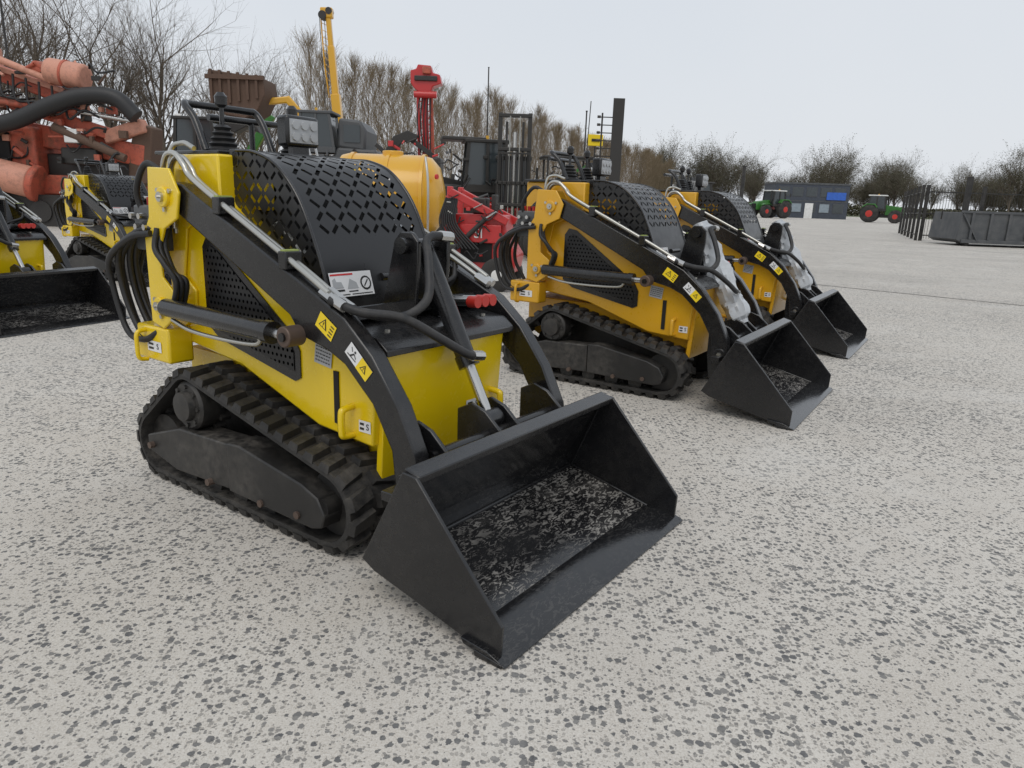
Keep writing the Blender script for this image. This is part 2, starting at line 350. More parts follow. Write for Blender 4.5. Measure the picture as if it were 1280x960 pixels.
        cyl('cylinder_rod',(-1.02,yc,.721),(-.95,yc,.72),.017,Ch,P)
        cyl('rod_eye',(-.935,s*.41,.72),(-.935,s*.478,.72),.034,Rs2,P,24,bev=.004); cyl('pin',(-.935,s*.478,.72),(-.935,s*.486,.72),.015,Bk,P,12)
        tube('cylinder_line',[(-1.62,yc,.69),(-1.5,yc,.665),(-1.3,yc,.66),(-1.12,yc,.668),(-1.08,yc,.69)],.008,Gs,P)
        cyl('banjo',(-1.08,yc,.69),(-1.08,yc,.70),.014,Gs,P,8)
        for k in range(2):
            y=s*(.372+.030*k)
            z=.0+.012*k
            tube('steel_pipe',[(-1.70,y,1.02),(-1.70,y,1.20),(-1.67,y,1.265+z),(-1.61,y,1.275+z),(-1.555,y,1.235+z),(-1.50,y,1.185+z),(-1.2,y,1.045+z),(-.92,y,.915+z),(-.80,y,.855+z)],.0105,Gs,P)
        for x,z in ((-1.35,1.115),(-1.0,.955)): box('pipe_clamp',x-.02,x+.02,*sorted((s*.355,s*.42)),z-.03,z+.028,Bk,P,.004); box('clamp_tag',x-.012,x+.012,*sorted((s*.360,s*.415)),z+.028,z+.033,Grn,P)
        for k in range(2): cyl('pipe_nut',(-.83,s*(.372+.03*k),.87),(-.77,s*(.372+.03*k),.843),.016,Ch,P,6)
    decal(P,(-.80,-.4155,.765),SIDE@Matrix.Rotation(R(-32),4,'Z'),.085,.055,'warn')
    decal(P,(-.655,-.4155,.675),SIDE@Matrix.Rotation(R(-42),4,'Z'),.12,.048,'combo')
    decal(P,(-.91,-.338,.645),SIDE@Matrix.Rotation(R(-8),4,'Z'),.085,.07,'plate')
    decal(P,(-1.80,-.436,.56),SIDE,.10,.042,'S'); decal(P,(-.66,.15,.42),Matrix.Rotation(R(3),4,'Y')@FRONT,.08,.045,'S'); decal(P,(-.718,-.3365,.435),SIDE,.055,.040,'S')
    # tie-down handles
    tube('tie_handle',[(-.67,.255,.34),(-.62,.255,.345),(-.61,.255,.36),(-.61,.255,.44),(-.62,.255,.455),(-.67,.255,.46)],.012,Y,P)
    tube('tie_handle',[(-.775,-.33,.395),(-.775,-.375,.40),(-.775,-.385,.415),(-.775,-.385,.475),(-.775,-.375,.49),(-.775,-.33,.495)],.012,Y,P)
    tube('tie_handle',[(-1.86,-.435,.50),(-1.86,-.47,.51),(-1.86,-.475,.56),(-1.86,-.47,.61),(-1.86,-.435,.62)],.009,Y,P)
    # front cover shelf + tilt tower
    prism('front_cover',[(-.90,.762),(-.66,.735),(-.615,.70),(-.615,.68),(-.66,.715),(-.90,.742)],-.335,.335,Bk,P,.003)
    for y in (-.25,.25): cyl('cover_bolt',(-.70,y,.738),(-.70,y,.748),.009,Gs,P,6)
    prism('cross_member',[(-.88,.79),(-.83,.81),(-.79,.77),(-.86,.75)],-.354,.354,Bk,P,.006)
    for y in (-.085,.065):
        prism('tilt_tower',[(-.90,.75),(-.83,1.02),(-.80,1.05),(-.75,1.05),(-.72,1.02),(-.72,.95),(-.74,.75)],y,y+.018,Bk,P,.004)
    cyl('tower_pin',(-.775,-.10,1.005),(-.775,.10,1.005),.022,Bk,P); cyl('tower_pin_head',(-.775,-.115,1.005),(-.775,-.10,1.005),.028,Bk,P,16)
    cyl('tilt_barrel',(-.775,0,1.005),(-.565,0,.62),.034,Bk,P,24); cyl('tilt_gland',(-.58,0,.645),(-.558,0,.607),.038,Bk,P,24)
    cyl('tilt_rod',(-.565,0,.62),(-.475,0,.455),.019,Ch,P); cyl('tilt_eye',(-.465,-.035,.435),(-.465,.035,.435),.038,Bk,P,20)
    if wrap:
        v=[];f=[]
        A=Vector((-.80,0,1.06));Bp=Vector((-.46,0,.46));n=24;m=30;d=(Bp-A).normalized();u,w=frame(d)
        for i in range(m+1):
            p=A.lerp(Bp,i/m)
            for k in range(n):
                a=2*math.pi*k/n; r=(.064 if 1<i<m-1 else .045)*(1+.4*noise.noise(Vector((i*.3,math.cos(a)*1.6,math.sin(a)*1.6)))+.22*noise.noise(Vector((i*1.1,math.cos(a)*5,math.sin(a)*5))))
                v.append(p+(u*math.cos(a)+w*math.sin(a))*r)
        for i in range(m):
            for k in range(n): f.append([i*n+k,i*n+(k+1)%n,(i+1)*n+(k+1)%n,(i+1)*n+k])
        f.append(list(range(n)));f.append([m*n+k for k in range(n)]); mk('bubble_wrap',v,f,Wr,P,sharp=25)
    # hoses to tower
    tube('hose',[(-.78,-.385,.845),(-.70,-.36,.815),(-.62,-.27,.80),(-.60,-.17,.85),(-.65,-.11,.96),(-.70,-.06,1.03),(-.70,.02,1.04)],.015,Hs,P)
    cyl('hose_fitting',(-.70,.0,1.04),(-.70,.06,1.035),.018,Ch,P,8)
    tube('hose',[(-.78,-.415,.85),(-.68,-.38,.82),(-.60,-.28,.80),(-.53,-.18,.73),(-.50,-.08,.67),(-.51,.0,.655)],.015,Hs,P)
    cyl('hose_fitting',(-.50,-.06,.663),(-.505,0,.652),.018,Ch,P,8)
    for (x,y,z) in ((-.745,-.372,.83),(-.745,-.405,.84)): cyl('hose_sleeve',(x-.035,y,z+.012),(x+.02,y,z-.008),.018,Ch,P,10)
    for k in range(3):
        y=.17+.045*k
        cyl('coupler',(-.80,y,.79),(-.70,y,.80),.017,Ch,P,10); cyl('coupler_cap',(-.70,y,.80),(-.66,y,.802),.022,Lred2,P,12)
        tube('hose',[(-.80,y,.79),(-.90,y,.80),(-.93,y+.05,.82),(-.92,.34,.86),(-.95,.38,.92)],.011,Hs,P)
    # quick attach
    for y in (-.33,-.06,.045,.315):
        prism('attach_plate',[(-.56,.47),(-.50,.50),(-.44,.48),(-.37,.42),(-.50,.16),(-.54,.16),(-.56,.30)],y,y+.016,Bk,P,.004)
    cyl('attach_shaft',(-.48,-.36,.24),(-.48,.36,.24),.022,Bk,P); cyl('attach_shaft',(-.43,-.34,.40),(-.43,.34,.40),.02,Bk,P)
    for s in (-1,1): cyl('arm_pin',(-.455,s*.34,.33),(-.455,s*.43,.33),.035,Bk,P,20,bev=.003); cyl('bolt',(-.455,s*.43,.33),(-.455,s*.44,.33),.014,Gs,P,6)
    # bucket
    sp=[(-.50,.13),(-.45,.105),(-.015,.006),(.012,.018),(.016,.105),(-.285,.437),(-.335,.442)]
    for s in (-1,1):
        a,b=sorted((s*.548,s*.56)); prism('bucket_side',sp,a,b,Bk,P,.003)
    prism('bucket_floor',[(-.455,.105),(-.10,.026),(-.10,.036),(-.445,.116)],-.547,.547,Bf,P)
    prism('cutting_edge',[(-.11,.038),(-.10,.022),(.035,.002),(.04,.006),(-.02,.030)],-.575,.575,Bi,P,.002)
    prism('bucket_back',[(-.50,.13),(-.455,.104),(-.445,.117),(-.482,.14),(-.322,.435),(-.335,.442)],-.547,.547,Bi,P)
    prism('bucket_rim',[(-.345,.422),(-.285,.412),(-.28,.437),(-.335,.452)],-.55,.55,Bk,P,.004)
    box('bucket_back_rib',-.48,-.43,-.5,.5,.30,.33,Bk,P,.003)
    for s in (-1,1):
        prism('wear_pad',[(-.06,.004),(.03,.001),(.03,.012),(-.06,.022)],*sorted((s*.561,s*.578)),Bk,P,.002)
        tube('weld_bead',[(-.44,s*.545,.119),(-.10,s*.545,.038)],.005,Bk,P,6,smooth=False); tube('weld_bead',[(-.448,s*.545,.121),(-.325,s*.545,.42)],.005,Bk,P,6,smooth=False)
    tube('weld_bead',[(-.455,-.54,.120),(-.455,.54,.120)],.006,Bk,P,6,smooth=False)
    # controls
    box('console_top',-1.93,-1.50,-.30,.30,1.292,1.306,Bk,P,.004); box('console_rear',-1.93,-1.715,-.27,.27,1.05,1.292,Y,P,.01)
    for x,y in ((-1.66,-.17),(-1.74,.22)):
        pr=[(0,.062)]
        for i in range(5): pr+=[(.012+i*.02,.062-i*.007),(.022+i*.02,.047-i*.007)]
        lathe('gaiter',(x,y,1.306),(0,0,1),pr,Hs,P,20); cyl('lever',(x,y,1.40),(x,y,1.50),.009,Bk,P,8)
        lathe('knob',(x,y,1.47),(0,0,1),[(0,.012),(.01,.022),(.04,.024),(.055,.012)],Bk,P,12)
    tube('handle_rail',[(-1.62,-.27,1.306),(-1.68,-.27,1.42),(-1.74,-.27,1.475),(-1.76,-.22,1.48),(-1.76,.0,1.48),(-1.76,.05,1.475),(-1.72,.06,1.42),(-1.66,.06,1.306)],.014,Bk,P)
    tube('handle_rail',[(-1.86,-.10,1.45),(-1.86,.26,1.45)],.014,Bk,P,smooth=False); tube('handle_post',[(-1.86,.1,1.3),(-1.86,.1,1.45)],.012,Bk,P,smooth=False)
    box('work_light',-1.60,-1.53,.03,.19,1.345,1.465,Bk,P,.012); box('work_light_lens',-1.53,-1.525,.042,.178,1.36,1.45,Lgry,P)
    for i in range(2):
        for j in range(3): cyl('lamp_cell',(-1.526,.066+.044*j,1.383+.044*i),(-1.518,.066+.044*j,1.383+.044*i),.017,Lgry,P,10)
    box('light_foot',-1.58,-1.55,.07,.15,1.306,1.35,Bk,P)
    for y in (.26,.30,.34): cyl('lever',(-1.66,y-.05,1.3),(-1.70,y-.05,1.42),.006,Ch,P,6); cyl('knob',(-1.70,y-.05,1.41),(-1.705,y-.05,1.44),.012,Bk,P,10)
    # rear hydraulics
    box('valve_block',-1.90,-1.76,-.42,-.30,.93,1.10,Gy,P,.008)
    for i in range(4):
        cyl('valve_spool',(-1.87+i*.03,-.42,1.06-.04*(i%2)),(-1.87+i*.03,-.45,1.06-.04*(i%2)),.012,Ch,P,8)
        cyl('valve_cap',(-1.88+i*.035,-.36,1.10),(-1.88+i*.035,-.36,1.13),.013,Lred2,P,8)
    rr=random.Random(3)
    for i in range(9):
        y=-.445+.022*i; o=rr.uniform(-.05,.05); zt=1.0+.02*i
        tube('hose',[(-1.74,y,zt),(-1.84-.4*abs(o),y-.02,zt-.02),(-1.98+o,y-.03,.92+o),(-2.02+o,y-.01,.78),(-1.96+o,y,.63+o),(-1.86,y,.58),(-1.78,y+.02,.62)],.0125,Hs,P)
    for i in range(3):
        y=-.44+.02*i
        tube('hose',[(-1.70,y,1.02),(-1.69,y-.02,.95),(-1.64,y-.02,.90-.02*i),(-1.60,y,.83),(-1.63,y,.74),(-1.64,y-.01,.70)],.011,Hs,P)
    tube('hose',[(-1.70,-.40,1.22),(-1.78,-.42,1.25),(-1.86,-.42,1.15),(-1.85,-.40,1.05)],.012,Hs,P)
    tube('steel_pipe',[(-1.73,-.35,1.0),(-1.73,-.35,1.28),(-1.68,-.33,1.33),(-1.6,-.33,1.31)],.009,Gs,P)
    return P
# drilled plate (opaque, dark dimples)
def dimple():
    m=mat('drilled_black_plate',(.014,.014,.015),.35,dust=.02); nt=m.node_tree;T=NT(nt);b=nt.nodes['Principled BSDF']
    tc=T.n('ShaderNodeTexCoord');s=T.n('ShaderNodeSeparateXYZ');T.l(tc.outputs['Object'],s.inputs[0])
    cx=T.m('DIVIDE',s.outputs[0],.024);cy=T.m('DIVIDE',s.outputs[2],.024);row=T.m('FLOOR',cy)
    cx=T.m('ADD',cx,T.m('MULTIPLY',T.m('ABSOLUTE',T.m('MODULO',row,2.)),.5))
    fx=T.m('SUBTRACT',T.m('SUBTRACT',cx,T.m('FLOOR',cx)),.5);fy=T.m('SUBTRACT',T.m('SUBTRACT',cy,row),.5)
    k=T.m('LESS_THAN',T.m('ADD',T.m('MULTIPLY',fx,fx),T.m('MULTIPLY',fy,fy)),.06)
    T.l(T.mix(k,(.014,.014,.015,1),(.001,.001,.001,1)),b.inputs['Base Color']); T.l(T.m('SUBTRACT',.45,T.m('MULTIPLY',k,.45)),b.inputs['Specular IOR Level'])
    return m
HMs=dimple()
loader((.307,2.093),-35.3,Ye)
loader((1.82,4.25),-32.9,Ya,True)
loader((3.01,6.26),-32.5,Ya,True)
loader((-4.2,9.07),-33,Ye)
loader((-3.76,5.97),-22.7,Ye)
# ------------------------------------------------------------------ ground
def ground():
    m=bpy.data.materials.new('exposed_aggregate_concrete'); m.use_nodes=True; nt=m.node_tree;T=NT(nt);b=nt.nodes['Principled BSDF']
    tc=T.n('ShaderNodeTexCoord').outputs['Object']
    nz=T.n('ShaderNodeTexNoise');nz.inputs['Scale'].default_value=95;nz.inputs['Detail'].default_value=3;nz.inputs['Roughness'].default_value=.6;T.l(tc,nz.inputs['Vector'])
    vm=T.n('ShaderNodeVectorMath',operation='MULTIPLY_ADD');T.l(nz.outputs['Color'],vm.inputs[0]);vm.inputs[1].default_value=(.015,.015,.0);T.l(tc,vm.inputs[2])
    big=T.noise(tc,.55,4,.6); med=T.noise(tc,2.3,5,.6); fine=T.noise(tc,190,3,.7)
    wear=T.m('ADD',T.ramp(med,.3,.7,-.11,.08),T.ramp(big,.3,.7,-.11,.05))
    def layer(scale,lo,soft,a,bq):
        vo=T.n('ShaderNodeTexVoronoi',voronoi_dimensions='2D');vo.inputs['Scale'].default_value=scale;T.l(vm.outputs[0],vo.inputs['Vector'])
        sp=T.n('ShaderNodeSeparateColor');T.l(vo.outputs['Color'],sp.inputs[0])
        thr=T.m('ADD',T.ramp(sp.outputs[0],lo,1.,a,bq),wear)
        return T.ramp(T.m('SUBTRACT',thr,vo.outputs['Distance']),-.01,soft),sp
    s1,p1=layer(48,.30,.06,-.05,.58)
    s2,p2=layer(84,.30,.07,-.05,.55)
    s3,p3=layer(160,.25,.1,-.0,.6)
    cem=T.mix(T.ramp(med,.3,.7),(.47,.425,.365,1),(.62,.58,.515,1))
    cem=T.mix(T.ramp(fine,.35,.7,0,.8),cem,(.74,.70,.64,1))
    col=T.mix(T.m('MULTIPLY',s3,.5),cem,T.mix(p3.outputs[1],(.24,.22,.195,1),(.52,.46,.39,1)))
    col=T.mix(T.m('MULTIPLY',s2,.85),col,T.mix(p2.outputs[1],(.16,.155,.15,1),(.40,.37,.33,1)))
    col=T.mix(T.m('MULTIPLY',s1,.92),col,T.mix(p1.outputs[1],(.10,.103,.108,1),(.25,.24,.225,1)))
    col=T.mix(T.ramp(T.noise(tc,1.0,7,.72,.6),.53,.72,0,.6),col,(.66,.63,.58,1))   # pale worn patches
    col=T.mix(T.ramp(T.noise(tc,.23,5,.62,.4),.48,.8,0,.35),col,(.26,.24,.215,1))    # stains
    mp=T.n('ShaderNodeMapping'); T.l(tc,mp.inputs[0]); mp.inputs['Rotation'].default_value=(0,0,R(35)); mp.inputs['Scale'].default_value=(.06,1.6,1)
    col=T.mix(T.ramp(T.noise(mp.outputs[0],1.5,4,.6),.54,.72,0,.25),col,(.68,.65,.60,1))  # pale drag marks
    T.l(col,b.inputs['Base Color']); b.inputs['Roughness'].default_value=.85; b.inputs['Specular IOR Level'].default_value=.3
    bn=T.n('ShaderNodeBump');bn.inputs['Strength'].default_value=.8;bn.inputs['Distance'].default_value=.004
    T.l(T.m('ADD',T.m('MULTIPLY',T.m('ADD',s1,s2),-.5),T.m('MULTIPLY',fine,.6)),bn.inputs['Height']);T.l(bn.outputs[0],b.inputs['Normal'])
    return m
GM=ground()
mk('ground',[(-900,-60,0),(900,-60,0),(900,1500,0),(-900,1500,0)],[[0,1,2,3]],GM)
def strip(name,a,b,w,z,mt):
    a=Vector(a);b=Vector(b);d=(b-a).normalized();n=Vector((-d.y,d.x))*w/2
    mk(name,[(a.x-n.x,a.y-n.y,z),(b.x-n.x,b.y-n.y,z),(b.x+n.x,b.y+n.y,z),(a.x+n.x,a.y+n.y,z)],[[0,1,2,3]],mt)
Jt=mat('joint_filler',(.12,.11,.10),.9,dust=.3,var=.3)
strip('pavement_joint',(-3,19),(30,-11.2),.04,.004,Jt)
strip('pavement_joint',(2,38),(60,-15),.06,.004,Jt)
Gr=mat('grass_verge',(.10,.12,.05),.95,dust=.3,var=.4)
mk('grass_verge',[(-300,135,.006),(400,215,.006),(600,900,.006),(-600,900,.006)],[[0,1,2,3]],Gr)
# ------------------------------------------------------------------ trees
def seg_mesh(name,segs,mt,leaves=(),lm=None):
    v=[];f=[];
    for p,q,r0,r1 in segs:
        d=q-p
        if d.length<1e-6: continue
        u,w=frame(d);b=len(v)
        for (c,r) in ((p,r0),(q,r1)):
            for k in range(3):
                a=2.0944*k; v.append(c+(u*math.cos(a)+w*math.sin(a))*r)
        f+=[[b,b+1,b+4,b+3],[b+1,b+2,b+5,b+4],[b+2,b,b+3,b+5]]
    nb=len(f)
    for p,s in leaves:
        a=Vector((random.gauss(0,1),random.gauss(0,1),random.gauss(0,1))).normalized();u,w=frame(a);b=len(v)
        v+=[p-u*s,p+w*s*.6,p+u*s,p-w*s*.6]; f.append([b,b+1,b+2,b+3])
    me=bpy.data.meshes.new(name);me.from_pydata([tuple(x) for x in v],[],f);me.materials.append(mt)
    if lm:
        me.materials.append(lm)
        for i in range(nb,len(f)): me.polygons[i].material_index=1
    return me
def rdir(d,ang):
    u,w=frame(d);a=random.uniform(0,2*math.pi); return (d*math.cos(ang)+(u*math.cos(a)+w*math.sin(a))*math.sin(ang)).normalized()
def tree_mesh(seed,h,kind,leaf=0):
    random.seed(seed);S=[];Lf=[];UP=Vector((0,0,1))
    def grow(p,d,L,r,lev,maxl):
        n=4 if lev<2 else 3
        for i in range(n):
            q=p+d*L/n; r2=r*(1-.6/n*(1 if i<n-1 else 1.2)); S.append((p,q,r,r2)); 
            if lev<maxl and (lev>0 or i>0):
                for _ in range(2 if lev<3 else 2+(random.random()<.5)):
                    grow(q,(rdir(d,R(random.uniform(22,58)))+UP*.18).normalized(),L*random.uniform(.45,.7),max(r2*.55,.007),lev+1,maxl)
            elif leaf and random.random()<leaf: Lf.append((q+Vector((random.gauss(0,.1),random.gauss(0,.1),random.gauss(0,.1))),random.uniform(.05,.13)))
            p=q;r=r2;d=(d+Vector((random.gauss(0,.12),random.gauss(0,.12),random.gauss(0,.08)))+UP*.06).normalized()
    if kind=='spread':
        p=Vector((0,0,0));q=Vector((random.uniform(-.2,.2),0,h*.2));S.append((p,q,h*.022,h*.017))
        for i in range(6): grow(q+UP*i*h*.03,rdir(UP,R(random.uniform(12,48))),h*random.uniform(.32,.5),h*.010,1,4)
        grow(q,UP,h*.6,h*.015,1,4)
    else:
        n=20;p=Vector((0,0,0));r=h*.010
        for i in range(n):
            q=p+Vector((random.gauss(0,.06),random.gauss(0,.06),h*.9/n));S.append((p,q,r,r*.93));r*=.9;t=i/n
            if i>=2:
                for _ in range(4):
                    L=h*.27*(math.sin(math.pi*min(1,t*.78+.25))**.6)*random.uniform(.5,1.3)
                    d=rdir(UP,R(random.uniform(14,42))); a=q;rr=max(.014,r*.33)
                    for s in range(4):
                        b=a+d*L/4;S.append((a,b,rr,rr*.75));rr*=.72
                        for _ in range(2):
                            dd=rdir(d,R(random.uniform(12,45)));dd=(dd+UP*.4).normalized();c=b+dd*random.uniform(.5,1.5);S.append((b,c,.011,.006))
                            for _ in range(3):
                                c0=b.lerp(c,random.uniform(.3,.95)); c1=c0+(rdir(dd,R(random.uniform(15,45)))+UP*.3).normalized()*random.uniform(.3,.9); S.append((c0,c1,.0075,.0035))
                                if leaf and random.random()<leaf: Lf.append((c1,random.uniform(.015,.04)))
                        a=b;d=(d+UP*.12+Vector((random.gauss(0,.08),random.gauss(0,.08),0))).normalized()
            p=q
    return seg_mesh('tree',S,Brp if kind=='poplar' else Brk,Lf,Bud if kind=='poplar' else Hed)
pm=[tree_mesh(10+i,14,'poplar',.45) for i in range(5)]
row=empty('distant_poplar_row')
random.seed(5)
for i in range(78):
    t=(i/77)**1.1; Y=66+(205-66)*t; X=-17.8+(41+17.8)*t
    o=bpy.data.objects.new('poplar',pm[random.randrange(5)]); sc.collection.objects.link(o); o.parent=row
    o.location=(X+random.uniform(-.8,.8),Y+random.uniform(-2,2)+(i%2)*3,0);o.rotation_euler=(0,0,random.uniform(0,6.28));s=random.uniform(.84,1.04);o.scale=(s*1.05,s*1.05,s)
sm=[tree_mesh(30+i,14,'spread') for i in range(3)]
for (X,Y,s) in ((-41,58,1.08),(-36,56,1.05),(-31.5,58,.98),(-28.2,60,.93),(-24.5,61,.74),(-45,60,1.15),(-22.0,66,.70),(-26,75,.85)):
    o=bpy.data.objects.new('bare_tree',sm[random.randrange(3)]);sc.collection.objects.link(o);o.location=(X,Y,0);o.rotation_euler=(0,0,random.uniform(0,6.28));o.scale=(s,s,s)
lm=[tree_mesh(50+i,12,'spread',.7) for i in range(3)]
bl=empty('distant_tree_line')
for i in range(130):
    X=40+i*1.75+random.uniform(-2,2);Y=230+random.uniform(-20,40); 
    o=bpy.data.objects.new('tree',lm[random.randrange(3)]);sc.collection.objects.link(o);o.parent=bl;o.location=(X,Y,0);o.rotation_euler=(0,0,random.uniform(0,6.28));s=random.uniform(.65,1.0)+(.45 if random.random()<.25 else 0);o.scale=(s,s,s)
def hedge(name,a,b,h,n,size,depth):
    v=[];f=[];a=Vector(a);b=Vector(b)
    for i in range(n):
        t=random.random();p=a.lerp(b,t);hh=h*(.65+.6*abs(noise.noise(Vector((t*40,3,0))))+.3*noise.noise(Vector((t*160,7,0))))
        p=p+Vector((random.gauss(0,depth),random.gauss(0,depth),hh*random.random()**.7));u,w=frame((random.gauss(0,1),random.gauss(0,1),random.gauss(0,1)))
        s=size*random.uniform(.5,1.2);k=len(v);v+=[p-u*s,p+w*s*.7,p+u*s,p-w*s*.7];f.append([k,k+1,k+2,k+3])
    me=bpy.data.meshes.new(name);me.from_pydata([tuple(x) for x in v],[],f);me.materials.append(Hed);o=bpy.data.objects.new(name,me);sc.collection.objects.link(o)
hedge('distant_hedge',(30,215,0),(240,225,0),4.0,34000,.33,2)
hedge('hedgerow',(-60,72,0),(40,190,0),2.2,20000,.2,1.2)
# ------------------------------------------------------------------ background vehicles (modelled in their own local units)
def wheel(P,x,y,z,r,w,rim=None):
    lathe('tyre',(x,y-w/2,z),(0,1,0),[(0,r*.55),(0,r*.88),(w*.12,r),(w*.88,r),(w,r*.88),(w,r*.55)],Tr,P,28)
    lathe('rim',(x,y-w/2-.02*r,z),(0,1,0),[(0,r*.2),(.05*r,r*.5),(w,r*.55),(w+.04*r,r*.2)],rim or Gy,P,18)
def cab(P,x0,x1,y0,y1,z0,z1,mt,roof):
    sl=(x1-x0)*.12
    prism('cab_glass',[(x0,z0),(x1,z0),(x1-sl,z1),(x0+sl*.6,z1)],y0,y1,Gl,P)
    t=(x1-x0)*.05
    for y in (y0,y1):
        for a,b in (((x0,z0),(x0+sl*.6,z1)),((x1,z0),(x1-sl,z1)),(((x0+x1)/2,z0),((x0+x1)/2,z1))):
            beam('cab_pillar',(a[0],y,a[1]),(b[0],y,b[1]),t,t*1.4,mt,P)
    box('cab_sill',x0-t,x1+t,y0-t,y1+t,z0-(z1-z0)*.18,z0,mt,P); box('cab_roof',x0-t*.5,x1,y0-t,y1+t,z1,z1+(z1-z0)*.09,roof,P,t*.4)
    cyl('mirror_arm',(x1,y0,z1-(z1-z0)*.2),(x1+t*3,y0-t*3,z1-(z1-z0)*.25),t*.25,mt,P,6); box('mirror',x1+t*2.4,x1+t*3.8,y0-t*4,y0-t*3.4,z1-(z1-z0)*.45,z1-(z1-z0)*.15,mt,P)
    cyl('beacon',((x0+x1)/2,y0+t*2,z1+(z1-z0)*.09),((x0+x1)/2,y0+t*2,z1+(z1-z0)*.18),t*.8,Ya,P,10)
def clutter(P,x0,x1,y0,y1,z0,z1,n,ms,seed,s=1):
    r=random.Random(seed)
    for i in range(n):
        x=r.uniform(x0,x1);y=r.uniform(y0,y1);z=r.uniform(z0,z1);k=r.random();m_=r.choice(ms)
        if k<.35: box('fitting',x,x+r.uniform(3,12)*s,y-3*s,y+3*s,z,z+r.uniform(3,10)*s,m_,P,.5*s)
        elif k<.65: cyl('ram',(x,y,z),(x+r.uniform(-22,22)*s,y+r.uniform(-4,4)*s,z+r.uniform(-12,12)*s),r.uniform(1.2,3)*s,m_,P,10)
        else: tube('hose',[(x,y,z),(x+r.uniform(2,10)*s,y-4*s,z+r.uniform(-14,6)*s),(x+r.uniform(10,22)*s,y-3*s,z+r.uniform(-12,8)*s),(x+r.uniform(20,34)*s,y,z+r.uniform(-8,8)*s)],r.uniform(.8,1.6)*s,Hs,P,6,4)
def bgo(name,px,Y,rz=0,k=1):
    return empty(name,((px-648)/928*Y,Y,0),rz,Y/928*k)
# drilling rig
P=bgo('drilling_rig',100,22,0,.96)
for y in (-60,25):
    prism('crawler',[(-120,8),(-110,0),(60,0),(72,10),(72,28),(60,38),(-110,38),(-120,30)],y,y+35,Rb,P)
    for i in range(6): cyl('track_roller',(-105+i*30,y-2,18),(-105+i*30,y+37,18),13,Fr,P)
box('chassis',-110,80,-45,45,38,62,Sal,P,2); box('engine_house',-120,-20,-50,40,62,118,Sal,P,3); box('engine_grille',-100,-50,-53,-50,75,110,In,P); box('dark_frame',-20,95,-30,30,58,88,Fr,P,2)
cyl('pink_cylinder',(-105,-70,70),(-22,-60,52),19,Salp,P,28,bev=2); cyl('cylinder_cap',(-22,-60,52),(-14,-59,50),22,Sal,P,28,bev=2); cyl('cylinder_band',(-70,-66,62.5),(-66,-65.5,61.6),20,Sal,P,28)
beam('feed_beam',(-130,-30,200),(35,-30,148),18,18,Sal,P,1.5); beam('feed_beam_rail',(-130,-42,206),(30,-42,156),3,6,Salp,P,.5); beam('feed_beam_lower',(-130,-45,168),(70,-40,112),12,14,Sal,P,1.5)
beam('boom',(-70,-20,116),(108,-30,88),22,26,Sal,P,2); beam('boom_tip',(62,-38,108),(112,-40,124),16,16,Salp,P,2)
cyl('accumulator',(4,-45,182),(50,-48,175),15,Salp,P,28,bev=3); cyl('accumulator_head',(-12,-44,184),(4,-45,182),9,Sal,P); cyl('accumulator_band',(24,-46,179),(27,-46,178.5),16,Sal,P,28)
cyl('hyd_ram',(-70,-58,200),(10,-50,170),4,Salp,P); cyl('hyd_ram',(-110,-60,150),(40,-55,136),5,Sal,P); cyl('ram_rod',(40,-55,136),(100,-50,128),2.5,Ch,P); cyl('hyd_ram',(10,-58,118),(90,-52,84),5,Rs,P)
box('mast_head',-130,-84,-40,10,176,214,Salp,P,3); beam('mast',(-118,-10,60),(-112,-10,196),18,18,Sal,P,2); box('mast_window',-124,-96,-42,-40,184,206,Sal,P,1)
tube('black_hose',[(-88,-72,80),(-89,-74,100),(-66,-74,112),(-26,-72,122),(16,-68,141),(54,-64,153),(90,-62,152),(112,-60,132)],9.5,Hs,P,14)
for i in range(10):
    x=-110+i*15; tube('hose',[(x,-52,196-i*4),(x+8,-64,172-i*5),(x+26,-62,155-i*2),(x+40,-54,166-i*4)],1.4,Hs,P,6)
for i in range(8): box('bracket',-100+i*20,-92+i*20,-52,-40,140-i*2,158-i*3,(Sal,Fr,Rs)[i%3],P,1)
prism('support_leg',[(84,50),(112,56),(120,122),(100,128),(88,92)],-40,-10,Rs,P,2); wheel(P,-80,-62,30,30,20)
box('valve_bank',10,55,-50,-30,75,95,Fr,P,2); box('cab_step',22,38,-60,-50,100,116,Wh,P,1)
clutter(P,-115,90,-58,-48,62,190,80,(Sal,Salp,Fr,Rs,Sal),11)
# excavator with raised bucket
P=bgo('wheeled_excavator',420,26,0,.97)
for x in (-40,40):
    for y in (-35,20): wheel(P,x,y,16,18,14)
box('undercarriage',-60,60,-30,30,16,34,Gy,P,3); prism('house',[(-45,38),(60,38),(64,60),(60,96),(12,98),(8,88),(-45,88)],-38,38,Gy,P,3)
cab(P,-34,8,-38,0,98,136,Gy,Gy); prism('counterweight',[(12,98),(46,94),(48,118),(40,130),(14,132)],-36,36,Gy,P,3); box('side_window',20,40,-37,-36,104,124,Gl,P)
beam('boom',(-20,15,110),(-62,10,158),8,9,Ya,P,1.5); beam('stick',(-58,10,156),(-100,5,150),7,8,Ya,P,1.5)
prism('clamshell_bucket',[(-147,184),(-80,176),(-78,158),(-88,138),(-104,128),(-128,132),(-146,150)],-22,28,Rs,P,1.5)
for i in range(6): box('bucket_rib',-144+i*11,-141+i*11,-25,-22,142+2*i,184-i,Rs,P)
box('bucket_rim',-149,-78,-26,-21,173,178,Rs,P)
prism('grapple',[(-136,132),(-96,128),(-88,112),(-104,120),(-120,112),(-132,118)],-18,0,Fr,P,1)
clutter(P,-40,50,-42,-38,40,92,20,(Gy,Fr,Fr),12,.7)
